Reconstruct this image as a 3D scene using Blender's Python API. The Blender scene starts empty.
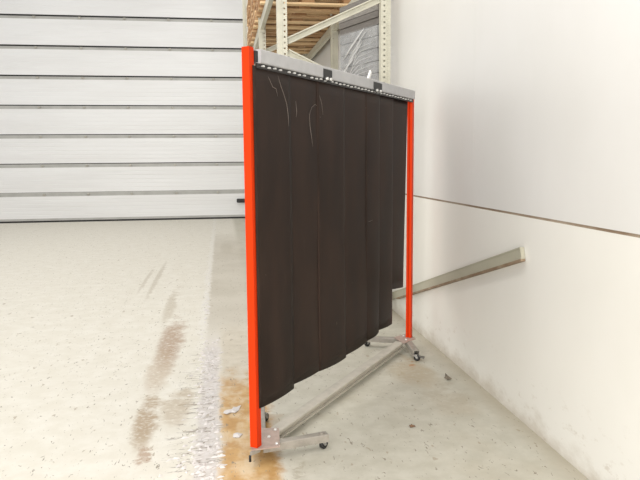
import bpy, bmesh, math, random
from mathutils import Vector, Matrix
rnd = random.Random(11)
sc = bpy.context.scene
C = sc.collection

# ------------------------------------------------------------------ helpers
class MB:
    """collects shapes into one bmesh; build() links ONE mesh object"""
    def __init__(s):
        s.bm = bmesh.new(); s.mi = 0
        s.col = s.bm.loops.layers.color.new('tone')
        s.tone = 0.5
    def _done(s, faces):
        for f in faces:
            f.material_index = s.mi
            for l in f.loops: l[s.col] = (s.tone, s.tone, s.tone, 1)
    def hexa(s, pts, bevel=0.0):
        v = [s.bm.verts.new(p) for p in pts]
        fs = [s.bm.faces.new([v[i] for i in q]) for q in
              ((3,2,1,0),(4,5,6,7),(0,1,5,4),(1,2,6,5),(2,3,7,6),(3,0,4,7))]
        s._done(fs)
        if bevel > 0:
            es = list({e for f in fs for e in f.edges})
            r = bmesh.ops.bevel(s.bm, geom=es, offset=bevel, segments=2, affect='EDGES', profile=0.6)
            s._done(r['faces'])
        return s
    def box(s, x0, x1, y0, y1, z0, z1, bevel=0.0):
        return s.hexa([(x0,y0,z0),(x1,y0,z0),(x1,y1,z0),(x0,y1,z0),
                       (x0,y0,z1),(x1,y0,z1),(x1,y1,z1),(x0,y1,z1)], bevel)
    def extrude(s, poly, O, U, V, W, length, close=True):
        """polygon in (U,V) from O swept along W"""
        O, U, V, W = Vector(O), Vector(U), Vector(V), Vector(W).normalized()
        a = [s.bm.verts.new(O + U*u + V*v) for u, v in poly]
        b = [s.bm.verts.new(O + U*u + V*v + W*length) for u, v in poly]
        n = len(poly); fs = []
        for i in range(n):
            j = (i+1) % n
            fs.append(s.bm.faces.new((a[i], a[j], b[j], b[i])))
        if close:
            fs.append(s.bm.faces.new(a[::-1])); fs.append(s.bm.faces.new(b))
        s._done(fs)
        return s
    def bar(s, p, q, U, w, t, bevel=0.0):
        """box from p to q, width w along U, thickness t along the third axis"""
        p, q, U = Vector(p), Vector(q), Vector(U).normalized()
        D = (q-p).normalized(); V = D.cross(U).normalized()
        U = V.cross(D).normalized()
        pts = []
        for base in (p, q):
            for a, b in ((-1,-1),(1,-1),(1,1),(-1,1)):
                pts.append(base + U*(a*w/2) + V*(b*t/2))
        return s.hexa(pts, bevel)
    def cyl(s, p, q, r, seg=20, r2=None):
        p, q = Vector(p), Vector(q); D = (q-p).normalized()
        A = D.orthogonal().normalized(); B = D.cross(A)
        r2 = r if r2 is None else r2
        a, b = [], []
        for i in range(seg):
            t = 2*math.pi*i/seg; o = A*math.cos(t) + B*math.sin(t)
            a.append(s.bm.verts.new(p + o*r)); b.append(s.bm.verts.new(q + o*r2))
        fs = [s.bm.faces.new((a[i], a[(i+1) % seg], b[(i+1) % seg], b[i])) for i in range(seg)]
        for f in fs: f.smooth = True
        fs += [s.bm.faces.new(a[::-1]), s.bm.faces.new(b)]
        s._done(fs)
        return s
    def lathe(s, O, D, prof, seg=24):
        """closed ring profile (axial, radius) spun about D"""
        O, D = Vector(O), Vector(D).normalized(); A = D.orthogonal().normalized(); B = D.cross(A)
        rings = []
        for i in range(seg):
            t = 2*math.pi*i/seg; o = A*math.cos(t) + B*math.sin(t)
            rings.append([s.bm.verts.new(O + D*h + o*r) for h, r in prof])
        n = len(prof); fs = []
        for i in range(seg):
            a, b = rings[i], rings[(i+1) % seg]
            for k in range(n):
                m = (k+1) % n
                f = s.bm.faces.new((a[k], b[k], b[m], a[m])); f.smooth = True; fs.append(f)
        s._done(fs)
        return s
    def poly(s, pts, t, W=(0,0,1)):
        """prism of a polygon given in world points, thickness t along W"""
        W = Vector(W)
        a = [s.bm.verts.new(Vector(p)) for p in pts]; b = [s.bm.verts.new(Vector(p)+W*t) for p in pts]
        n = len(pts); fs = [s.bm.faces.new(a[::-1]), s.bm.faces.new(b)]
        fs += [s.bm.faces.new((a[i], a[(i+1) % n], b[(i+1) % n], b[i])) for i in range(n)]
        s._done(fs)
        return s
    def tube(s, pts, r, seg=6):
        pts = [Vector(p) for p in pts]; rings = []
        for i, p in enumerate(pts):
            D = (pts[min(i+1, len(pts)-1)] - pts[max(i-1, 0)]).normalized()
            A = D.cross(Vector((0.31, 0.47, 0.83))).normalized(); B = D.cross(A)
            k = 0.35 if i in (0, len(pts)-1) else 1.0
            rings.append([s.bm.verts.new(p + (A*math.cos(2*math.pi*j/seg) + B*math.sin(2*math.pi*j/seg))*r*k) for j in range(seg)])
        fs = []
        for a, b in zip(rings, rings[1:]):
            for j in range(seg):
                f = s.bm.faces.new((a[j], a[(j+1) % seg], b[(j+1) % seg], b[j])); f.smooth = True; fs.append(f)
        fs += [s.bm.faces.new(rings[0][::-1]), s.bm.faces.new(rings[-1])]
        s._done(fs)
        return s
    def build(s, name, mats, parent=None):
        bmesh.ops.recalc_face_normals(s.bm, faces=s.bm.faces)
        me = bpy.data.meshes.new(name); s.bm.to_mesh(me); s.bm.free()
        for m in (mats if isinstance(mats, (list, tuple)) else [mats]): me.materials.append(m)
        o = bpy.data.objects.new(name, me); C.objects.link(o)
        if parent: attach(o, parent)
        return o

def attach(o, parent):
    o.parent = parent
    o.matrix_parent_inverse = world_of(parent).inverted()
def world_of(o):
    m = o.matrix_basis.copy()
    if o.parent: m = world_of(o.parent) @ o.matrix_parent_inverse @ m
    return m
def tag(o, label, cat, group=None, kind=None):
    o['label'] = label; o['category'] = cat
    if group: o['group'] = group
    if kind: o['kind'] = kind
    return o
def thing(name, label, cat, loc, group=None):
    o = bpy.data.objects.new(name, None); C.objects.link(o)
    o.empty_display_size = 0.1; o.location = loc
    return tag(o, label, cat, group)
def structure(o):
    o['kind'] = 'structure'; return o

# ------------------------------------------------------------------ materials
def mat(name, col, rough=0.5, metal=0.0, spec=0.5):
    m = bpy.data.materials.new(name); m.use_nodes = True
    b = m.node_tree.nodes['Principled BSDF']
    b.inputs['Base Color'].default_value = (*col, 1); b.inputs['Roughness'].default_value = rough
    b.inputs['Metallic'].default_value = metal; b.inputs['Specular IOR Level'].default_value = spec
    return m
class NT:
    """small node-building helper"""
    def __init__(s, m):
        s.t = m.node_tree; s.b = s.t.nodes['Principled BSDF']
        s.geo = s.t.nodes.new('ShaderNodeNewGeometry')
        sp = s.t.nodes.new('ShaderNodeSeparateXYZ'); s.t.links.new(s.geo.outputs['Position'], sp.inputs[0])
        s.x, s.y, s.z = sp.outputs
    def link(s, v, sock):
        if isinstance(v, (int, float)): sock.default_value = v
        elif isinstance(v, tuple): sock.default_value = (*v, 1) if len(v) == 3 and sock.type == 'RGBA' else v
        else: s.t.links.new(v, sock)
    def m(s, op, a, b=0.0, c=0.0):
        n = s.t.nodes.new('ShaderNodeMath'); n.operation = op
        for i, v in enumerate((a, b, c)): s.link(v, n.inputs[i])
        return n.outputs[0]
    def add(s, a, b): return s.m('ADD', a, b)
    def mul(s, a, b): return s.m('MULTIPLY', a, b)
    def step(s, v, a, b):
        """smooth 0..1 ramp between a and b (a may be larger than b)"""
        n = s.t.nodes.new('ShaderNodeMapRange'); n.interpolation_type = 'SMOOTHSTEP'
        s.link(v, n.inputs[0])
        if a <= b: n.inputs[1].default_value, n.inputs[2].default_value = a, b
        else:
            n.inputs[1].default_value, n.inputs[2].default_value = b, a
            n.inputs[3].default_value, n.inputs[4].default_value = 1.0, 0.0
        return n.outputs[0]
    def band(s, v, a, b, soft): return s.mul(s.step(v, a-soft, a+soft), s.step(v, b+soft, b-soft))
    def vec(s, sx=1, sy=1, sz=1, obj=False):
        src = s.geo.outputs['Position']
        if obj:
            tc = s.t.nodes.new('ShaderNodeTexCoord'); src = tc.outputs['Object']
        n = s.t.nodes.new('ShaderNodeVectorMath'); n.operation = 'MULTIPLY'
        s.t.links.new(src, n.inputs[0]); n.inputs[1].default_value = (sx, sy, sz)
        return n.outputs[0]
    def noise(s, vec, scale, detail=4, rough=0.55, dist=0.0):
        n = s.t.nodes.new('ShaderNodeTexNoise'); s.t.links.new(vec, n.inputs['Vector'])
        n.inputs['Scale'].default_value = scale; n.inputs['Detail'].default_value = detail
        n.inputs['Roughness'].default_value = rough; n.inputs['Distortion'].default_value = dist
        return n.outputs['Fac']
    def mix(s, f, a, b):
        n = s.t.nodes.new('ShaderNodeMix'); n.data_type = 'RGBA'
        s.link(f, n.inputs[0]); s.link(a, n.inputs[6]); s.link(b, n.inputs[7])
        return n.outputs[2]
    def bump(s, h, strength=0.3, dist=0.01):
        n = s.t.nodes.new('ShaderNodeBump'); n.inputs['Strength'].default_value = strength
        n.inputs['Distance'].default_value = dist; s.t.links.new(h, n.inputs['Height'])
        s.t.links.new(n.outputs[0], s.b.inputs['Normal'])
    def color(s, c): s.link(c, s.b.inputs['Base Color'])
    def rough(s, r): s.link(r, s.b.inputs['Roughness'])

def noisy(name, col, col2, scale=8, rough=0.5, metal=0.0, stretch=(1,1,1), lo=0.35, hi=0.7, obj=True, spec=0.5, bump=0.0):
    m = mat(name, col, rough, metal, spec); t = NT(m)
    n = t.noise(t.vec(*stretch, obj=obj), scale, 5, 0.6)
    t.color(t.mix(t.step(n, lo, hi), col, col2))
    if bump: t.bump(n, bump, 0.004)
    return m

M = {}
M['orange'] = noisy('orange_powder_coat', (0.60, 0.037, 0.002), (0.54, 0.032, 0.002), 9, 0.45, stretch=(1,1,0.3), spec=0.12)
M['rail'] = noisy('galvanised_rail', (0.44, 0.435, 0.435), (0.40, 0.395, 0.395), 14, 0.45, 0.1)
M['black'] = mat('black_plastic', (0.012, 0.012, 0.012), 0.5)
M['dark_steel'] = mat('dark_hook_steel', (0.03, 0.027, 0.025), 0.5, 0.3)
M['bright_steel'] = mat('bright_zinc', (0.66, 0.65, 0.62), 0.3, 0.35)
M['plate'] = noisy('pinkish_primer_steel', (0.37, 0.275, 0.23), (0.29, 0.22, 0.185), 25, 0.5)
M['leg_steel'] = noisy('weathered_zinc', (0.33, 0.30, 0.255), (0.25, 0.225, 0.19), 20, 0.5, 0.1)
M['beam_steel'] = noisy('pale_zinc', (0.46, 0.425, 0.36), (0.38, 0.35, 0.295), 12, 0.5, 0.05)
M['caster_steel'] = mat('caster_steel', (0.30, 0.29, 0.27), 0.4, 0.4)
M['pedal'] = mat('pedal_steel', (0.12, 0.11, 0.095), 0.5, 0.2)
M['rubber'] = mat('black_rubber', (0.014, 0.013, 0.012), 0.6)
M['rack'] = noisy('grey_beige_rack_paint', (0.55, 0.53, 0.43), (0.48, 0.46, 0.37), 6, 0.5)
M['white_tie'] = mat('white_plastic', (0.8, 0.79, 0.76), 0.4)
M['rail_lean'] = noisy('grey_green_steel', (0.42, 0.40, 0.31), (0.36, 0.34, 0.26), 5, 0.55, stretch=(1,0.4,1))
M['rust'] = noisy('rusty_brown_steel', (0.20, 0.13, 0.075), (0.32, 0.25, 0.17), 9, 0.7)
M['flake'] = mat('white_paint_flake', (0.62, 0.585, 0.56), 0.7)
M['leaf'] = noisy('brown_leaf', (0.18, 0.10, 0.055), (0.09, 0.06, 0.04), 40, 0.8)
M['leaf2'] = noisy('dark_leaf', (0.20, 0.165, 0.12), (0.11, 0.09, 0.065), 40, 0.8)
M['scratch'] = mat('pale_scuff', (0.20, 0.165, 0.14), 0.7)
M['hinge'] = noisy('hinge_zinc', (0.50, 0.48, 0.42), (0.34, 0.32, 0.28), 20, 0.35, 0.3)
M['alu'] = noisy('grey_aluminium', (0.46, 0.455, 0.43), (0.40, 0.395, 0.37), 3, 0.5, 0.1)

def m_strip():
    m = mat('brown_pvc', (0.03, 0.021, 0.017), 0.36, 0, 0.2); t = NT(m)
    n = t.noise(t.vec(1, 1, 0.35), 5, 5, 0.6)
    n2 = t.noise(t.vec(30, 30, 2.0), 3, 3, 0.6)
    c = t.mix(t.step(n, 0.35, 0.7), (0.0165, 0.009, 0.006), (0.031, 0.0175, 0.012))
    c = t.mix(t.mul(t.step(n2, 0.6, 0.8), 0.35), c, (0.055, 0.045, 0.04))
    sp = t.noise(t.vec(), 42, 2, 0.5)
    c = t.mix(t.mul(t.step(sp, 0.76, 0.80), 0.6), c, (0.20, 0.15, 0.12))
    t.color(c); t.rough(t.add(0.46, t.mul(n, 0.2)))
    return m
M['strip'] = m_strip()

def m_wood(name, a, b, stretch):
    m = mat(name, a, 0.75, 0, 0.25); t = NT(m)
    att = t.t.nodes.new('ShaderNodeVertexColor'); att.layer_name = 'tone'
    s = t.t.nodes.new('ShaderNodeSeparateColor'); t.t.links.new(att.outputs[0], s.inputs[0])
    oi = t.t.nodes.new('ShaderNodeObjectInfo')
    g = t.noise(t.vec(*stretch), 6, 5, 0.65)
    f = t.add(t.mul(s.outputs[0], 0.75), t.mul(t.add(g, -0.5), 0.7))
    f = t.add(f, t.mul(t.add(oi.outputs['Random'], -0.5), 0.3))
    t.color(t.mix(t.step(f, 0.08, 0.62), a, b))
    return m
M['wood'] = m_wood('pallet_wood', (0.36, 0.20, 0.095), (0.76, 0.55, 0.32), (1.5, 12, 12))
M['grey_wood'] = m_wood('weathered_boards', (0.16, 0.145, 0.13), (0.34, 0.32, 0.29), (3, 3, 22))

def m_panel():
    m = mat('grey_panel', (0.34, 0.34, 0.33), 0.4); t = NT(m)
    n = t.noise(t.vec(1, 1, 1), 6, 6, 0.7, 1.5)
    t.color(t.mix(t.step(n, 0.3, 0.75), (0.20, 0.20, 0.195), (0.36, 0.36, 0.35)))
    return m
M['panel'] = m_panel()
def m_film():
    m = mat('stretch_film', (0.80, 0.80, 0.80), 0.12, 0, 0.6); t = NT(m)
    t.b.inputs['Alpha'].default_value = 0.20
    n = t.noise(t.vec(3, 3, 9), 5, 4, 0.6, 2.0); t.bump(n, 0.6, 0.02)
    return m
M['film'] = m_film()
M['film_fold'] = mat('film_crease', (0.78, 0.78, 0.77), 0.2, 0, 0.6)
M['film_fold'].node_tree.nodes['Principled BSDF'].inputs['Alpha'].default_value = 0.75

def m_door():
    m = mat('door_white', (0.80, 0.80, 0.80), 0.35); t = NT(m)
    n = t.noise(t.vec(0.25, 1, 2), 1.6, 4, 0.55)
    t.color(t.mix(t.step(n, 0.3, 0.75), (0.80, 0.80, 0.795), (0.75, 0.745, 0.735)))
    return m
M['door'] = m_door()
def m_wall():
    m = mat('wall_white', (0.7, 0.68, 0.65), 0.38); t = NT(m)
    n = t.noise(t.vec(1, 0.8, 0.5), 1.6, 5, 0.55)
    c = t.mix(t.step(n, 0.3, 0.75), (0.70, 0.685, 0.655), (0.665, 0.65, 0.615))
    lower = t.step(t.z, 1.176, 1.168)                       # the lower cladding is a yellower sheet
    lo = t.mix(t.step(n, 0.3, 0.75), (0.775, 0.755, 0.70), (0.74, 0.72, 0.66))
    c = t.mix(lower, c, lo)
    # scuffed, dirty foot of the wall
    d = t.noise(t.vec(1, 1.6, 3.0), 3.2, 6, 0.65)
    h = t.add(t.z, t.mul(t.add(d, -0.5), 0.30))
    c = t.mix(t.mul(t.step(h, 0.13, -0.03), 0.5), c, (0.36, 0.29, 0.20))
    d2 = t.noise(t.vec(1, 2.5, 5.0), 4.0, 5, 0.7)
    c = t.mix(t.mul(t.mul(t.step(d2, 0.58, 0.70), t.step(t.z, 0.45, 0.05)), 0.45), c, (0.45, 0.38, 0.29))
    t.color(c)
    return m
M['wall'] = m_wall()

def m_floor():
    m = mat('painted_concrete', (0.6, 0.56, 0.48), 0.6, 0, 0.3); t = NT(m)
    P = t.vec()
    n1 = t.noise(P, 1.1, 5, 0.6); n2 = t.noise(P, 7, 6, 0.65); n3 = t.noise(P, 30, 4, 0.6)
    wob = t.add(t.mul(t.add(n2, -0.5), 0.09), t.mul(t.add(n3, -0.5), 0.04))
    xw = t.add(t.x, wob)
    yw = t.add(t.y, t.mul(t.add(n2, -0.5), 0.8))
    # painted coat: pale on the left, greyer on the right
    left = t.mix(t.step(n2, 0.35, 0.7), (0.64, 0.605, 0.52), (0.70, 0.67, 0.595))
    right = t.mix(t.step(n2, 0.3, 0.7), (0.47, 0.445, 0.365), (0.56, 0.535, 0.455))
    right = t.mix(t.mul(t.step(n1, 0.5, 0.72), 0.4), right, (0.46, 0.41, 0.31))
    c = t.mix(t.step(xw, 0.20, 0.32), left, right)
    near = t.step(yw, 6.3, 5.2)
    # bare strip where the coat has worn away: grey far off, tan nearby
    far_strip = t.mul(t.band(xw, -0.17, 0.36, 0.03), t.step(yw, 5.0, 6.2))
    far_strip = t.mul(far_strip, t.step(yw, 14.5, 11.5))
    c = t.mix(t.mul(far_strip, 0.85), c, t.mix(t.step(n1, 0.35, 0.65), (0.46, 0.42, 0.345), (0.535, 0.495, 0.42)))
    near_strip = t.mul(t.band(t.add(xw, t.mul(t.add(n2, -0.5), 0.05)), -0.042, 0.245, 0.034), t.step(yw, 6.2, 5.4))
    tan = t.mix(t.step(n2, 0.3, 0.72), (0.42, 0.235, 0.08), (0.56, 0.36, 0.155))
    grey = t.mix(t.step(n2, 0.3, 0.72), (0.50, 0.45, 0.36), (0.60, 0.55, 0.46))
    pale = t.noise(t.vec(1.5, 1, 1), 4.5, 4, 0.6)
    tan = t.mix(t.mul(t.step(pale, 0.44, 0.66), 0.8), tan, (0.62, 0.50, 0.34))
    strip = t.mix(t.step(t.add(yw, t.mul(t.add(pale, -0.5), 1.1)), 3.95, 4.85), tan, grey)
    c = t.mix(near_strip, c, strip)
    # lilac-white peeling coat beside it
    peel = t.mul(t.band(xw, -0.17, -0.05, 0.02), t.step(yw, 5.9, 4.9))
    c = t.mix(t.mul(peel, 0.9), c, t.mix(t.step(n3, 0.35, 0.65), (0.54, 0.495, 0.455), (0.62, 0.585, 0.565)))
    # shade under the curled paint lips, painted as dark lines
    lipv = t.t.nodes.new('ShaderNodeMapping'); lipv.inputs['Rotation'].default_value = (0, 0, math.radians(-28)); lipv.inputs['Scale'].default_value = (0.55, 2.4, 1)
    t.t.links.new(t.geo.outputs['Position'], lipv.inputs['Vector'])
    lp = t.noise(lipv.outputs[0], 11, 3, 0.5, 0.6)
    lz = t.mul(t.band(t.add(t.x, t.mul(t.add(n2, -0.5), 0.25)), -0.30, -0.045, 0.03), t.step(yw, 5.4, 4.4))
    c = t.mix(t.mul(t.mul(t.band(lp, 0.575, 0.607, 0.006), lz), 0.9), c, (0.24, 0.20, 0.165))
    ridge = t.band(t.add(t.x, t.mul(t.add(n2, -0.5), 0.16)), -0.235, -0.165, 0.02)
    c = t.mix(t.mul(t.mul(ridge, t.step(yw, 4.8, 6.0)), 0.35), c, (0.72, 0.70, 0.66))
    # chips in the pale coat
    ch = t.noise(t.vec(1.2, 0.5, 1), 16, 3, 0.55)
    c = t.mix(t.mul(t.step(ch, 0.665, 0.69), 0.7), c, (0.36, 0.30, 0.22))
    sc_ = t.noise(t.vec(2.2, 0.8, 1), 26, 2, 0.5, 1.0)
    c = t.mix(t.mul(t.step(sc_, 0.675, 0.70), 0.8), c, (0.22, 0.185, 0.14))
    # brown stains with a place and a shape of their own
    def blob(cx, cy, rx, ry, col, amt):
        dx = t.mul(t.add(xw, -cx), 1/rx); dy = t.mul(t.add(yw, -cy), 1/ry)
        r = t.add(t.mul(dx, dx), t.mul(dy, dy))
        k = t.mul(t.mul(t.step(t.add(r, t.mul(t.add(n2, -0.5), 1.6)), 1.3, 0.1), t.step(n3, 0.22, 0.55)), amt*0.85)
        return t.mix(k, c, col)
    c = blob(-0.45, 5.45, 0.115, 0.80, (0.36, 0.25, 0.17), 1.0)
    c = blob(-0.48, 4.70, 0.10, 0.50, (0.42, 0.32, 0.22), 0.7)
    c = blob(-0.47, 3.75, 0.075, 0.45, (0.34, 0.245, 0.15), 1.0)
    c = blob(-0.31, 3.95, 0.10, 0.35, (0.42, 0.34, 0.24), 0.8)
    c = blob(-0.42, 3.30, 0.05, 0.10, (0.36, 0.24, 0.16), 0.9)
    c = blob(-0.56, 6.9, 0.06, 0.9, (0.42, 0.36, 0.27), 0.7)
    c = blob(-0.85, 8.6, 0.035, 1.5, (0.44, 0.39, 0.31), 0.8)
    c = blob(-0.98, 8.5, 0.03, 1.0, (0.44, 0.39, 0.31), 0.7)
    c = blob(0.27, 3.72, 0.06, 0.13, (0.42, 0.33, 0.23), 0.7)
    c = blob(0.33, 3.00, 0.035, 0.05, (0.36, 0.32, 0.24), 0.7)
    c = blob(1.30, 4.35, 0.18, 0.35, (0.43, 0.345, 0.225), 0.7)
    c = blob(1.33, 4.48, 0.03, 0.07, (0.42, 0.21, 0.09), 0.9)
    c = blob(1.36, 3.75, 0.16, 0.30, (0.42, 0.35, 0.25), 0.5)
    c = blob(0.05, 11.4, 0.12, 0.8, (0.42, 0.38, 0.30), 0.6)
    # browner tint towards the wall foot
    c = t.mix(t.mul(t.step(xw, 1.50, 1.66), 0.45), c, (0.36, 0.30, 0.20))
    t.color(c)
    t.rough(t.add(0.45, t.mul(n2, 0.25)))
    t.bump(t.add(n3, t.mul(t.step(ch, 0.665, 0.69), -0.6)), 0.25, 0.004)
    return m
M['floor'] = m_floor()

# ------------------------------------------------------------------ setting
WX, DY = 1.656, 17.30
fl = MB().box(-7.5, WX+0.1, -3.0, DY+0.3, -0.1, 0).build('floor', M['floor']); structure(fl)

w = MB()
w.box(WX, WX+0.10, -3.0, DY+0.2, 0.0, 1.166)
w.box(WX, WX+0.10, -3.0, 4.2155, 1.180, 6.5)
w.box(WX, WX+0.10, 4.2175, DY+0.2, 1.180, 6.5)
wall_r = w.build('wall_right', M['wall']); structure(wall_r)
j = MB(); j.box(WX+0.004, WX+0.09, -3.0, DY+0.2, 1.166, 1.180)
j.box(WX+0.004, WX+0.09, 4.2155, 4.2175, 1.180, 6.5)
jo = j.build('panel_joint', noisy('joint_sealant', (0.24, 0.17, 0.11), (0.40, 0.33, 0.25), 3, 0.7, obj=False), wall_r)

w = MB()
w.box(0.80, WX+0.1, DY+0.05, DY+0.25, 0, 6.5); w.box(-7.5, -6.2, DY+0.05, DY+0.25, 0, 6.5)
w.box(-6.2, 0.80, DY+0.05, DY+0.25, 5.80, 6.5)
structure(w.build('wall_far', M['wall']))

# sectional overhead door
door = bpy.data.objects.new('door_1', None); C.objects.link(door); door.location = (-2.7, DY, 0); structure(door)
PH = 0.7164; X0, X1 = -6.15, 0.725
joint_shade = [0.030, 0.006, 0.020, 0.020, 0.026, 0.036, 0.040, 0.042]  # black strip heights, taller on upper joints to carry more shade
for i in range(8):
    z0, z1 = i*PH + (0.095 if i == 0 else 0.034), (i+1)*PH - 0.070
    prof = [(0, z0), (0, z0)]
    prof = [(0.0, z0)]
    k = 6
    for q in range(1, k):
        zc = z0 + (z1-z0)*q/k
        prof += [(0.0, zc-0.012), (0.003, zc), (0.0, zc+0.012)]
    prof += [(0.0, z1), (0.05, z1), (0.05, z0)]
    MB().extrude(prof, (X0, DY, 0), (0,1,0), (0,0,1), (1,0,0), X1-X0).build('door_panel', M['door'], door)
    # meeting rail under this panel ; black strip above it: rubber plus joint shade as colour
    zb = i*PH
    if i == 0:
        r = MB().box(X0, X1, DY-0.012, DY+0.05, 0.042, 0.066); r.box(X0, X1, DY-0.004, DY+0.05, 0.066, 0.095)
        r.build('bottom_rail', M['alu'], door)
        MB().box(X0, X1, DY-0.014, DY+0.045, 0.0, 0.042).build('bottom_seal', M['rubber'], door)
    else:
        s_ = joint_shade[i]
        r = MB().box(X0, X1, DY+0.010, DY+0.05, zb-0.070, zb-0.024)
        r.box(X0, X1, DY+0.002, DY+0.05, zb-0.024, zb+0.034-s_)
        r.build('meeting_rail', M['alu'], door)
        MB().box(X0, X1, DY+0.012, DY+0.05, zb+0.034-s_, zb+0.034).build('joint_shade_strip', M['rubber'], door)
        for hx in (-5.45, -4.39, -3.33, -2.27, -1.20 + 0.008*(6-i), -0.15 + 0.008*(6-i)):
            MB().box(hx-0.03, hx+0.03, DY-0.022, DY+0.004, zb-0.052, zb-0.004, 0.004).cyl((hx-0.03, DY-0.018, zb-0.028), (hx+0.03, DY-0.018, zb-0.028), 0.012, 12).build('hinge', M['hinge'], door)
h = MB().bar((0.37, DY-0.07, 0.465), (0.66, DY-0.07, 0.463), (0,0,1), 0.105, 0.06, 0.025)
h.bar((0.44, DY-0.07, 0.465), (0.44, DY+0.01, 0.465), (0,0,1), 0.05, 0.03)
h.bar((0.60, DY-0.07, 0.465), (0.60, DY+0.01, 0.465), (0,0,1), 0.05, 0.03)
h.build('door_handle', M['black'], door)
MB().box(X1+0.004, X1+0.075, DY-0.03, DY+0.06, 0, 5.8).build('door_track', M['door'], door)

# ------------------------------------------------------------------ the welding screen
L = Vector((0.13273, 3.12135, 0)); R = Vector((1.43508, 4.93724, 0))
d = (R-L).normalized(); n = Vector((d.y, -d.x, 0)); LEN = (R-L).length; Z = Vector((0,0,1))
def S(s_, nn, z): return L + d*s_ + n*nn + Z*z
screen = thing('welding_screen', 'tall mobile welding screen of dark brown hanging strips between two orange posts on casters', 'welding screen', L + d*(LEN/2))
# posts: slotted square channels, the slot facing the strips
def post(base, inward):
    a = 0.020; g = 0.005; t_ = 0.004
    prof = [(-a,-a),(a,-a),(a,-g),(a-0.010,-g),(a-0.010,g),(a,g),(a,a),(-a,a)]
    o = MB().extrude(prof, base + Z*0.091, inward, n if inward.dot(d) > 0 else -n, Z, 1.909).build('post', M['orange'], screen)
    return o
post(L, d); post(R, -d)
for P in (L, R):
    MB().extrude([(-0.0195,-0.0195),(0.0195,-0.0195),(0.0195,0.0195),(-0.0195,0.0195)], P + Z*2.0, d, n, Z, 0.006).build('post_cap', M['orange'], screen)
# top rail
a0, a1 = 0.047, LEN-0.024
prof = [(0.038,1.937),(0.042,1.941),(0.042,1.997),(0.038,2.001),(-0.010,2.001),(-0.014,1.997),(-0.014,1.941),(-0.010,1.937)]
rail = MB().extrude(prof, L + d*a0, n, Z, d, a1-a0).build('top_rail', M['rail'], screen)
MB().extrude([(-0.012,1.942),(0.026,1.942),(0.026,1.992),(-0.012,1.992)], L + d*0.021, n, Z, d, a0-0.021).build('end_bracket', M['black'], screen)
MB().extrude([(-0.012,1.942),(0.038,1.942),(0.038,1.998),(-0.012,1.998)], L + d*a1, n, Z, d, LEN-0.021-a1).build('end_bracket', M['dark_steel'], screen)
for c0, c1 in ((0.685, 0.785), (1.40, 1.535)):
    b = MB().extrude([(0.0425,1.926),(0.047,1.930),(0.047,1.984),(0.0425,1.988)], L + d*c0, n, Z, d, c1-c0)
    o = b.build('rail_clip', M['black'], screen)
    for k in (0.25, 0.68):
        q = S(c0+(c1-c0)*k, 0.047, 1.934)
        MB().cyl(q, q + n*0.012, 0.009, 10).build('clip_bolt', M['bright_steel'], o)
# hook rail under the top rail and its bright lugs
MB().extrude([(0.022,1.914),(0.030,1.914),(0.030,1.937),(0.022,1.937)], L + d*0.03, n, Z, d, LEN-0.06).build('hook_rail', M['dark_steel'], screen)
s_ = 0.075; lug = None; kk = 0
while s_ < LEN-0.05:
    if lug is None:
        l0 = MB().extrude([(-0.008,-0.005),(0.008,-0.005),(0.008,0.000),(0.005,0.003),(-0.005,0.003),(-0.008,0.000)], (0,0,0), d, Z, n, 0.010)
        lug = l0.build('hook_lug', M['bright_steel']); lo = lug
    else:
        lo = lug.copy(); C.objects.link(lo)
    lo.location = S(s_, 0.0305, 1.9275 + 0.002*math.sin(s_*40)); attach(lo, screen)
    kk += 1
    s_ += 0.053 if 0.9 < s_ else (0.053 if kk % 4 else 0.085)
ct = S(1.375, 0.015, 2.0)
ct_o = MB().bar(ct, ct + d*0.04 + Z*0.055, n, 0.012, 0.022, 0.003).build('cable_tie', M['white_tie'], screen); ct_o['label'] = 'white cable tie end sticking up'

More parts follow.
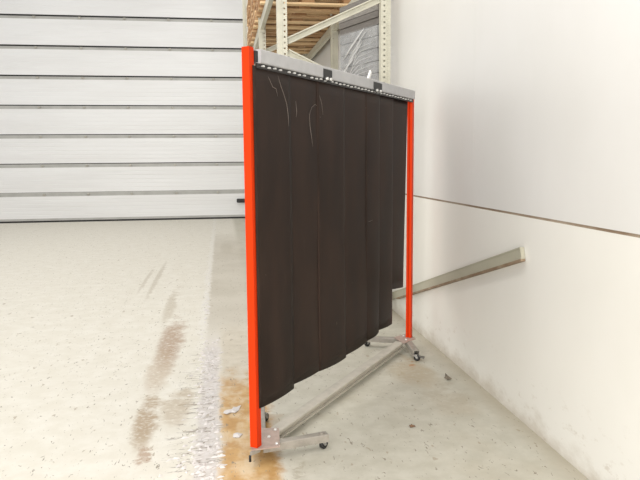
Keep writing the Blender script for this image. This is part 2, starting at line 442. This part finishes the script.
# hanging strips: each a slightly curled sheet, overlapping its neighbour
spans = [  # s0, s1, bottom z at s0, at s1, depth offset, curl, taper at foot
    (0.003, 0.345, 0.286, 0.279, 0.016, 0.004, 0.0),
    (0.312, 0.668, 0.304, 0.288, 0.010, 0.004, 0.0),
    (0.637, 0.995, 0.287, 0.270, 0.016, 0.004, 0.0),
    (0.960, 1.350, 0.284, 0.286, 0.010, 0.004, 0.0),
    (1.315, 1.545, 0.292, 0.300, 0.016, 0.005, 0.0),
    (1.512, 1.815, 0.316, 0.296, 0.006, 0.004, 0.0),
    (1.775, 2.150, 0.556, 0.522, -0.004, 0.003, -0.080),
]
strips = []
for i, (s0, s1, zb0, zb1, off, curl, tap) in enumerate(spans):
    b = MB(); nu, nv = 14, 22; th = 0.004
    grid = [[], []]
    for side in (0, 1):
        for v in range(nv+1):
            row = []
            fz = v/nv
            for u in range(nu+1):
                fu = u/nu
                zb = zb0 + (zb1-zb0)*fu
                z = 1.9235 + (zb-1.9235)*fz
                ss = s0 + (s1-s0)*fu + tap*fu*fz
                bul = curl*(1-(2*fu-1)**2)*(0.5+2.6*fz**5) + 0.002*math.sin(fz*4 + i*1.7)*fz + 0.0006*math.sin(fz*9+fu*4+i)
                nn = off + 0.006 + bul + (0.003 if i % 2 else 0.0) + (th if side else 0)
                row.append(b.bm.verts.new(S(ss, nn, z)))
            grid[side].append(row)
    fs = []
    for side in (0, 1):
        g = grid[side]
        for v in range(nv):
            for u in range(nu):
                f = b.bm.faces.new((g[v][u], g[v][u+1], g[v+1][u+1], g[v+1][u])); f.smooth = True; fs.append(f)
    A, B = grid
    ring = [(0, u) for u in range(nu+1)] + [(v, nu) for v in range(1, nv+1)] + [(nv, u) for u in range(nu-1, -1, -1)] + [(v, 0) for v in range(nv-1, 0, -1)]
    for q in range(len(ring)):
        (v0, u0), (v1, u1) = ring[q], ring[(q+1) % len(ring)]
        fs.append(b.bm.faces.new((A[v0][u0], A[v1][u1], B[v1][u1], B[v0][u0])))
    b._done(fs)
    strips.append(b.build('curtain_strip', M['strip'], screen))
def surf(i, ss, z):
    s0, s1, zb0, zb1, off, curl, tap = spans[i]
    fu = (ss-s0)/(s1-s0); fz = (1.9235-z)/(1.9235-zb0)
    bul = curl*(1-(2*fu-1)**2)*(0.5+2.6*fz**5) + 0.002*math.sin(fz*4 + i*1.7)*fz + 0.0006*math.sin(fz*9+fu*4+i)
    return S(ss, off+0.006+bul+(0.003 if i % 2 else 0)+0.004+0.0006, z)
for i, pts in ((0, [(0.22,1.90),(0.25,1.85),(0.28,1.81),(0.305,1.77),(0.318,1.72),(0.322,1.66)]),
               (0, [(0.13,1.885),(0.17,1.84),(0.20,1.835),(0.215,1.80)]),
               (1, [(0.66,1.775),(0.62,1.79),(0.575,1.77),(0.55,1.73),(0.555,1.67),(0.57,1.62),(0.585,1.56)]),
               (2, [(0.665,1.84),(0.69,1.80),(0.705,1.74)]),
               (1, [(0.40,1.79),(0.41,1.74),(0.405,1.71)]),
               (4, [(1.34,1.09),(1.37,1.087),(1.42,1.092)])):
    MB().tube([surf(i, a, z) for a, z in pts], 0.0011, 5).build('scratch', M['scratch'], strips[i])

# bottom beam: a lipped channel lying between the two base plates
prof = [(-0.060,0.085),(0.004,0.085),(0.008,0.081),(0.008,0.070),(-0.006,0.067),(-0.006,0.048),(0.008,0.045),(0.008,0.036),(-0.060,0.036)]
MB().extrude(prof, L + d*0.135, n, Z, d, LEN-0.27).build('bottom_beam', M['beam_steel'], screen)
# feet
def caster(cx, cy, dirv, parent, pedal=False):
    """dirv: rolling direction; wheel 44 mm, swivel fork, top plate"""
    D = Vector((*dirv, 0)).normalized(); A = Vector((-D.y, D.x, 0)); P = Vector((cx, cy, 0))
    c = MB().cyl(P + D*-0.012 + Z*0.045, P + D*-0.012 + Z*0.052, 0.019, 20)
    for sgn in (-1, 1):
        q = P + A*(sgn*0.0145)
        c.extrude([(-0.026,0.0465),(0.000,0.0465),(0.007,0.025),(0.004,0.019),(-0.005,0.019),(-0.016,0.032)], q - A*0.0015, D, Z, A, 0.003)
    c.cyl(P - A*0.019 + Z*0.0245, P + A*0.019 + Z*0.0245, 0.004, 12)
    co = c.build('caster', M['caster_steel'], parent)
    MB().lathe(P + Z*0.0245, A, [(-0.0125,0.0045),(-0.0125,0.020),(-0.009,0.0245),(0.009,0.0245),(0.0125,0.020),(0.0125,0.0045)]).build('wheel', M['rubber'], co)
    if pedal:
        p0 = P + D*0.008 + Z*0.040; b = MB().bar(p0, p0 + D*0.028 - Z*0.010, A, 0.022, 0.006, 0.002)
        b.bar(p0 + D*0.024 - Z*0.009, p0 + D*0.046 - Z*0.014, A, 0.038, 0.010, 0.004)
        b.build('brake_pedal', M['pedal'], co)
def leg(p, q, w_=0.05, z0=0.045, z1=0.085):
    p, q = Vector((*p, 0)), Vector((*q, 0)); D = (q-p).normalized(); A = Vector((-D.y, D.x, 0)); h_ = w_/2; t_ = 0.004
    prof = [(-h_,z0),(-h_,z1-0.004),(-h_+0.004,z1),(h_-0.004,z1),(h_,z1-0.004),(h_,z0),(h_-t_,z0),(h_-t_,z1-t_),(-h_+t_,z1-t_),(-h_+t_,z0)]
    o = MB().extrude(prof, p, A, Z, D, (q-p).length).build('leg', M['leg_steel'], screen)
    e = q - D*0.028
    MB().cyl(e + Z*0.0851, e + Z*0.091, 0.011, 6).cyl(e + Z*0.0851, e + Z*0.0865, 0.016, 20).build('caster_bolt', M['leg_steel'], o)
    MB().cyl(e + Z*0.050, e + Z*0.0805, 0.008, 14).build('caster_stem', M['dark_steel'], o)
    return o
def plate(pts, bolts):
    o = MB().poly([(x, y, 0.085) for x, y in pts], 0.006).build('base_plate', M['plate'], screen)
    for x, y in bolts:
        MB().cyl((x, y, 0.091), (x, y, 0.098), 0.0095, 16, 0.007).build('bolt', M['bright_steel'], o)
plate([(0.108,3.080),(0.250,3.100),(0.264,3.325),(0.122,3.345)], [(0.204,3.215),(0.243,3.300),(0.236,3.128),(0.135,3.30)])
plate([(1.475,4.885),(1.462,5.055),(1.318,4.955),(1.348,4.775)], [(1.39,4.86),(1.40,4.97)])
leg((0.165,3.158),(0.506,3.235)); caster(0.488, 3.240, (0.6,0.5), screen, False)
leg((0.165,3.215),(0.188,3.690)); caster(0.212, 3.650, (0.55,0.8), screen)
leg((1.395,4.945),(1.105,5.045)); caster(1.122, 5.052, (-0.9,-0.3), screen, False)
leg((1.412,4.905),(1.390,4.585)); caster(1.405, 4.612, (0.75,-0.35), screen, True)
b = MB().bar((0.104,3.074,0.074),(0.150,3.110,0.074), Z, 0.018, 0.014, 0.003); stop = b.build('stop_bracket', M['leg_steel'], screen)
MB().cyl((0.101,3.072,0.036),(0.101,3.072,0.066), 0.0065, 12).build('stop_foot', M['rubber'], stop)

# ------------------------------------------------------------------ pallet rack
FY = (6.15, 8.95, 11.75, 14.55); XA, XW, PW = 0.578, 1.543, 0.092; TOP = 5.6
rack = thing('pallet_rack', 'tall beige-grey steel pallet rack along the right wall carrying stacked wooden pallets', 'pallet rack', (1.06, FY[0], 0))
def upright(xc, y0, aisle):
    b = MB(); x0, x1 = xc-PW/2, xc+PW/2; y1 = y0+0.075
    hx = xc + (0.022 if aisle else -0.014); hw = 0.008
    b.box(x0, hx-hw, y0, y0+0.003, 0.01, TOP); b.box(hx+hw, x1, y0, y0+0.003, 0.01, TOP)
    z = 0.01; k = 0
    while z < TOP:                                       # web between the punched holes
        z2 = min(z+0.036, TOP); b.box(hx-hw, hx+hw, y0, y0+0.003, z, z2); z += 0.050
    b.box(x0, x0+0.003, y0+0.003, y1, 0.01, TOP); b.box(x1-0.003, x1, y0+0.003, y1, 0.01, TOP)
    b.box(x0+0.02, x1-0.02, y1-0.003, y1, 0.01, TOP)
    b.box(hx-0.034 if aisle else hx+0.020, hx-0.022 if aisle else hx+0.030, y0-0.006, y0, 0.01, TOP)   # pressed stiffening rib
    o = b.build('upright', M['rack'], rack)
    MB().box(xc-0.065, min(xc+0.065, WX-0.01), y0-0.03, y1+0.03, 0, 0.01, 0.002).build('foot_plate', M['rack'], o)
    return o
def brace(p, q):
    p, q = Vector(p), Vector(q); D = (q-p).normalized(); N = Vector((0,-1,0)); U = D.cross(N)
    if U.z < 0: U = -U
    prof = [(-0.030,0.0),(0.030,0.0),(0.030,0.034),(0.019,0.034),(0.019,0.006),(-0.019,0.006),(-0.019,0.034),(-0.030,0.034)]
    MB().extrude(prof, p, U, N, D, (q-p).length).build('brace', M['rack'], rack)
def face(y): return y+0.055
for fi, y in enumerate(FY):
    upright(XA, y, True); upright(XW, y, False)
    nodes = [(XA,0.62),(XW,1.08),(XA,1.56),(XW,2.03),(XA,2.525),(XW,2.99),(XA,3.48),(XW,3.95),(XA,4.43),(XW,4.90)]
    if fi: nodes = [(XA,1.04),(XW,1.50),(XA,1.96),(XW,2.42),(XA,2.88),(XW,3.34)]
    for (xa, za), (xb, zb) in zip(nodes, nodes[1:]):
        s1 = 1 if xb > xa else -1
        t0, t1 = 0.052/abs(xb-xa), 1-0.052/abs(xb-xa)
        za2, zb2 = za+(zb-za)*t0, za+(zb-za)*t1
        k = 0.022 if zb > za else 0
        brace((xa+s1*0.050, face(y), za2+(0.024 if s1 > 0 else 0.0)), (xb-s1*0.050, face(y), zb2-(0.0 if s1 > 0 else 0.024)))
    for zh in ((0.25, 4.7, 5.5) if fi else (0.25, 5.4)): brace((XA+0.05, face(y), zh), (XW-0.05, face(y), zh))
for y0, y1 in zip(FY, FY[1:]):
    for x in (XA, XW):
        for zt in (2.0, 3.32):
            b = MB(); ya, yb = y0+0.080, y1-0.005
            prof = [(-0.024,-0.12),(0.024,-0.12),(0.024,-0.03),(0.010,-0.03),(0.010,0.0),(-0.024,0.0)] if x == XA else \
                   [(0.024,-0.12),(-0.024,-0.12),(-0.024,-0.03),(-0.010,-0.03),(-0.010,0.0),(0.024,0.0)]
            b.extrude(prof, (x,ya,zt), (1,0,0), (0,0,1), (0,1,0), yb-ya)
            bo = b.build('beam', M['rack'], rack)
            for yy in (ya, yb-0.005):
                MB().box(x-0.030, x+0.030, yy, yy+0.005, zt-0.16, zt+0.04).build('beam_connector', M['rack'], bo)

# wooden pallets, stacked on the upper beams
PL, PWD, PHT = 1.14, 0.80, 0.144
def make_pallet():
    root = thing('wooden_pallet', 'x', 'pallet', (0,0,0), 'wooden pallets stacked on the rack')
    r = random.Random(5)
    dk = MB()
    for k in range(3):
        dk.tone = r.uniform(0.3, 0.8); yc = (-0.35, 0, 0.35)[k]
    for k in range(3):                                   # cross boards under the deck
        dk.tone = r.uniform(0.2, 0.7); xc = (-1, 0, 1)[k]*(PL/2-0.0725)
        dk.box(xc-0.0725, xc+0.0725, -PWD/2, PWD/2, 0.100, 0.122)
    for k, (yc, w_) in enumerate(((-0.3275,.145),(-0.165,.10),(0,.145),(0.165,.10),(0.3275,.145))):
        dk.tone = r.uniform(0.25, 0.95); dk.box(-PL/2, PL/2, yc-w_/2, yc+w_/2, 0.122, 0.144)
    dk.build('deck', M['wood'], root)
    for k, yc in enumerate((-0.35, 0.0, 0.35)):
        sk = MB(); w_ = (0.10, 0.145, 0.10)[k]
        sk.tone = r.uniform(0.45, 0.95); sk.box(-PL/2, PL/2, yc-w_/2, yc+w_/2, 0.0, 0.022)
        for xc in (-PL/2+0.0725, 0, PL/2-0.0725):
            sk.tone = r.uniform(0.0, 0.45); sk.box(xc-0.0725, xc+0.0725, yc-w_/2+0.001, yc+w_/2-0.001, 0.022, 0.100)
        sk.build('skid', M['wood'], root)
    return root
ordn = ['bottom', 'second', 'third', 'fourth', 'fifth', 'sixth']
stacks = [(8.41, 3, 'just in front of the second rack frame'), (9.45, 6, 'just behind the second rack frame'),
          (10.33, 6, 'in the middle of the second rack bay'), (11.21, 6, 'just in front of the third rack frame'),
          (12.48, 5, 'just behind the third rack frame'), (13.75, 6, 'at the far end of the rack')]
pal0 = None
for yc, cnt, where in stacks:
    for k in range(cnt):
        if pal0 is None:
            o = pal0 = make_pallet(); 
        else:
            o = pal0.copy(); C.objects.link(o)
            for ch in pal0.children:
                c = ch.copy(); C.objects.link(c); c.parent = o; c.matrix_parent_inverse = ch.matrix_parent_inverse.copy()
        o.location = ((1.068 if yc < 11.5 else 1.12) + rnd.uniform(-.012, .012), yc + rnd.uniform(-.012, .012), 3.3205 + k*(PHT+0.0005))
        o.rotation_euler = (0, 0, rnd.uniform(-.008, .008) + (math.pi if rnd.random() < .5 else 0) + (math.pi/2 if yc > 11.5 else 0))
        o['label'] = f'wooden pallet, {ordn[k]} from below in the stack {where}' if k else f'wooden pallet at the bottom of the stack {where}'

# film-wrapped grey panels standing on the lower beams, askew against the wall
A0, A1 = Vector((1.612, 6.72, 0)), Vector((1.335, 7.38, 0))
fd = (A1-A0).normalized(); fn = Vector((-fd.y, fd.x, 0)); FLn = (A1-A0).length      # fn faces the aisle
if fn.x > 0: fn = -fn
load = thing('wrapped_panel_stack', 'grey panels and boards under creased clear film, upright on the rack beside the wall', 'wrapped load', (A0+A1)/2 + Z*2.0)
def F(u, o_, z): return A0 + fd*u + fn*o_ + Z*z
b = MB()
def slab(b, u0, u1, o0, o1, za, zb, zc, zd):              # za,zb bottom z at u0,u1; zc,zd top
    b.hexa([F(u0,o0,za),F(u1,o0,zb),F(u1,o1,zb),F(u0,o1,za),F(u0,o0,zc),F(u1,o0,zd),F(u1,o1,zd),F(u0,o1,zc)])
edges = [2.001, 2.25, 2.37, 2.49, 2.62, 2.74, 2.845]
for k in range(6):
    gap = 0.007 if k else 0
    slab(b, 0.0, FLn, -0.030, 0.0, edges[k]+gap, edges[k]+gap, edges[k+1], edges[k+1])
b.build('panel', M['panel'], load)
bk = MB(); slab(bk, 0.003, FLn-0.003, -0.035, -0.030, 2.001, 2.001, 3.16, 3.16); bk.build('back_sheet', M['dark_steel'], load)
b = MB(); z = 2.855
for k in range(5):
    b.tone = rnd.uniform(0.1, 0.9); hgt = rnd.uniform(0.055, 0.075); o_ = rnd.uniform(-0.004, 0.010)
    slab(b, 0.0, FLn+0.005, -0.030, 0.004+o_, z, z-0.01, z+hgt-0.005, z+hgt-0.015); z += hgt
b.build('board', M['grey_wood'], load)
MB().box(1.0, 1.64, 6.60, 7.62, 1.978, 1.9995).build('shelf_board', M['wood'], rack)
bf = MB(); nu, nv = 16, 26; rows = []
for v in range(nv+1):
    rows.append([bf.bm.verts.new(F(-0.004 + (FLn+0.008)*u/nu, 0.020 + 0.004*math.sin(u*1.9+v*1.1) + 0.003*math.sin(u*0.8-v*2.3), 2.02 + 0.83*v/nv)) for u in range(nu+1)])
fs = []
for v in range(nv):
    for u in range(nu):
        f = bf.bm.faces.new((rows[v][u], rows[v][u+1], rows[v+1][u+1], rows[v+1][u])); f.smooth = True; fs.append(f)
bf._done(fs); bf.build('film', M['film'], load)
rf = random.Random(3)
folds = MB()
for k in range(24):                                       # diagonal creases
    u0 = 0.16 + 0.022*k + rf.uniform(-.015, .015); z0 = 2.82 - 0.021*k + rf.uniform(-.02, .02)
    ln = rf.uniform(0.20, 0.50); pts = []
    for q in range(7):
        t_ = q/6; pts.append(F(min(max(u0 + ln*t_*0.95, 0.01), FLn-0.01), 0.027 + rf.uniform(-.002, .002), max(z0 - ln*t_*0.72 + 0.02*math.sin(t_*3+k), 2.05)))
    folds.tube(pts, rf.uniform(0.0018, 0.0048), 5)
folds.tube([F(0.22,0.030,2.84), F(0.33,0.032,2.765), F(0.46,0.032,2.68), F(0.60,0.030,2.575)], 0.011, 6)
for k in range(7):
    z0 = 2.30 + 0.045*k; folds.tube([F(FLn-0.02-0.05*k,0.027,z0-0.08), F(0.5-0.02*k,0.028,z0+0.02), F(0.32,0.027,z0+0.09), F(0.06,0.027,z0+0.115)], 0.0028, 5)
folds.build('film_crease', M['film_fold'], load)

# ------------------------------------------------------------------ rail leaning along the wall
def zr(y): return 0.158 - (y-6.197)*0.2905
ya, yb = 6.62, 3.42
D = Vector((0, yb-ya, zr(yb)-zr(ya))).normalized(); U = Vector((1,0,0)); V = Vector((0, -D.z, D.y)); V = V if V.z > 0 else -V
st = Vector((1.6275, ya, zr(ya))) 
leanr = thing('steel_rail', 'long grey-green steel rail leaning along the white wall behind the screen', 'rail', (1.64, ya, 0))
ln = math.hypot(yb-ya, zr(yb)-zr(ya))
MB().extrude([(0,-0.030),(0.026,-0.030),(0.026,0.036),(0.0,0.036),(0.0,0.030),(0.003,0.028),(0.003,-0.022),(0,-0.024)], st, U, V, D, ln).build('rail_web', M['rail_lean'], leanr)
rb = MB().extrude([(-0.002,-0.044),(0.026,-0.044),(0.026,-0.0302),(-0.002,-0.0302)], st + D*0.6, U, V, D, ln-0.6).build('bottom_flange', M['rust'], leanr); rb['label'] = 'rusty brown lower flange'

# ------------------------------------------------------------------ bits on the floor
fk = MB(); rf = random.Random(8)
def flake(b, x, y, w_, h_, ang, lift, z=0.0006):
    D = Vector((math.cos(ang), math.sin(ang), 0)); A = Vector((-D.y, D.x, 0)); P = Vector((x, y, z)); k = 5
    top, bot = [], []
    for i in range(k+1):
        t_ = i/k - 0.5; e = h_*(1-1.6*abs(t_)**1.5)*rf.uniform(.75, 1.1)
        top.append(b.bm.verts.new(P + D*(w_*t_) + A*e*0.5 + Z*(lift*(0.6+0.4*math.cos(t_*5))*rf.uniform(.7,1.1))))
        bot.append(b.bm.verts.new(P + D*(w_*t_) - A*e*0.5))
    fs = [b.bm.faces.new((bot[i], bot[i+1], top[i+1], top[i])) for i in range(k)]
    b._done(fs)
cnt = 0
while cnt < 300:
    y = 2.85 + 2.6*rf.random()**1.9; spread = 0.07 if y > 3.5 else 0.11
    x = -0.125 + rf.gauss(0, spread*0.62)
    if x > -0.03 and rf.random() > .1: continue
    if x < -0.5: continue
    flake(fk, x, y, rf.uniform(.012, .050), rf.uniform(.005, .014), rf.uniform(.05, .85), rf.uniform(.003, .012)); cnt += 1
for _ in range(40):
    y = rf.uniform(5.5, 9.5); flake(fk, -0.19+rf.gauss(0,.02), y, rf.uniform(.02,.045), rf.uniform(.01,.03), rf.uniform(-.4,.8), rf.uniform(.003,.009))
tag(fk.build('paint_flakes', M['flake']), 'curled white paint flakes peeling in a band across the floor left of the screen', 'paint flakes', kind='stuff')

def scrap(name, label, cat, x, y, pts, m, t_=0.004, lift=0.006):
    b = MB(); rr = random.Random(len(label)); vt, vb = [], []
    n_ = len(pts)
    c0 = b.bm.verts.new((x, y, lift*1.3 + t_)); c1 = b.bm.verts.new((x, y, lift*0.9))
    for px, py in pts:
        h_ = rr.uniform(0.0, lift); vt.append(b.bm.verts.new((x+px, y+py, h_+t_*0.6))); vb.append(b.bm.verts.new((x+px, y+py, h_)))
    fs = []
    for i in range(n_):
        q = (i+1) % n_
        fs += [b.bm.faces.new((c0, vt[i], vt[q])), b.bm.faces.new((c1, vb[q], vb[i])), b.bm.faces.new((vt[i], vb[i], vb[q], vt[q]))]
    b._done(fs)
    return tag(b.build(name, m), label, cat)
scrap('paint_scrap', 'torn white paint scrap on the tan floor left of the near orange post', 'paint scrap', 0.025, 3.84,
      [(-.052,-.04),(-.03,-.062),(-.005,-.035),(.02,-.045),(.040,.00),(.056,.075),(.030,.045),(.010,.055),(-.004,.005),(-.03,.012),(-.046,-.012)], M['flake'])
scrap('paint_scrap', 'small white paint chip on the tan floor nearest the base of the near post', 'paint scrap', 0.048, 3.47,
      [(-.025,-.02),(.01,-.03),(.028,.01),(.0,.035),(-.02,.02)], M['flake'])
scrap('dead_leaf', 'dark curled leaf on the floor near the foot of the white wall', 'leaf', 1.49, 4.18,
      [(-.020,-.05),(-.006,-.038),(.016,-.042),(.018,-.005),(.008,.035),(.012,.085),(-.003,.045),(-.008,.02),(-.022,.012),(-.012,-.02)], M['leaf2'], 0.002, 0.016)
scrap('dead_leaf', 'small brown leaf alone on the open floor right of the bottom beam', 'leaf', 1.02, 3.43,
      [(-.015,-.018),(.002,-.010),(.014,-.018),(.018,.004),(.006,.012),(.004,.028),(-.008,.014),(-.016,.008)], M['leaf'], 0.002, 0.009)


# ------------------------------------------------------------------ light
wd = bpy.data.worlds.new('World'); sc.world = wd; wd.use_nodes = True
bg = wd.node_tree.nodes['Background']; bg.inputs[0].default_value = (1.0, 0.995, 0.985, 1); bg.inputs[1].default_value = 0.72
def area(name, loc, sx, sy, power, rot=(0,0,0), col=(1,0.985,0.965)):
    l = bpy.data.lights.new(name, 'AREA'); l.shape = 'RECTANGLE'; l.size = sx; l.size_y = sy; l.energy = power; l.color = col
    o = bpy.data.objects.new(name, l); C.objects.link(o); o.location = loc; o.rotation_euler = rot
    return o
for yy, pw in ((-2.0, 120), (3.0, 95), (8.0, 80), (13.0, 90)):
    area('hall_lamp', (-0.6, yy, 6.4), 0.6, 3.6, pw)
    area('hall_lamp', (-4.6, yy, 6.4), 0.6, 3.6, pw*0.45)

# unseen source added at the left to brighten the right wall
area('added_side_light', (-7.2, 5.5, 2.6), 9.0, 3.0, 80, (math.radians(90), 0, math.radians(-90)), (1, 0.985, 0.96))
# fill light added behind the camera to lift the lower wall and curtain
area('added_front_fill', (-2.6, -5.0, 2.1), 5.0, 3.6, 760, (math.radians(86), 0, math.radians(-22)), (1, 0.985, 0.965))

# ------------------------------------------------------------------ camera
f_, pit, roll, yaw, hh = 659.256, 0.12039, -0.008585, 0.146636, 1.48783

Fv = Vector((math.sin(yaw)*math.cos(pit), math.cos(yaw)*math.cos(pit), -math.sin(pit)))
Rv = Vector((math.cos(yaw), -math.sin(yaw), 0)); Uv = Rv.cross(Fv)
R2 = Rv*math.cos(roll) + Uv*math.sin(roll); U2 = Uv*math.cos(roll) - Rv*math.sin(roll)
cd = bpy.data.cameras.new('camera'); cam = bpy.data.objects.new('camera', cd); C.objects.link(cam)
mw = Matrix((R2, U2, -Fv)).transposed().to_4x4(); mw.translation = (0, 0, hh); cam.matrix_world = mw
cd.sensor_fit = 'HORIZONTAL'; cd.sensor_width = 36.0; cd.lens = 36.0*f_/640; cd.clip_end = 200
sc.camera = cam
sc.view_settings.view_transform = 'Standard'; sc.view_settings.look = 'None'
sc.view_settings.gamma = 1.0; sc.view_settings.use_curve_mapping = False
sc.view_settings.exposure = -0.05
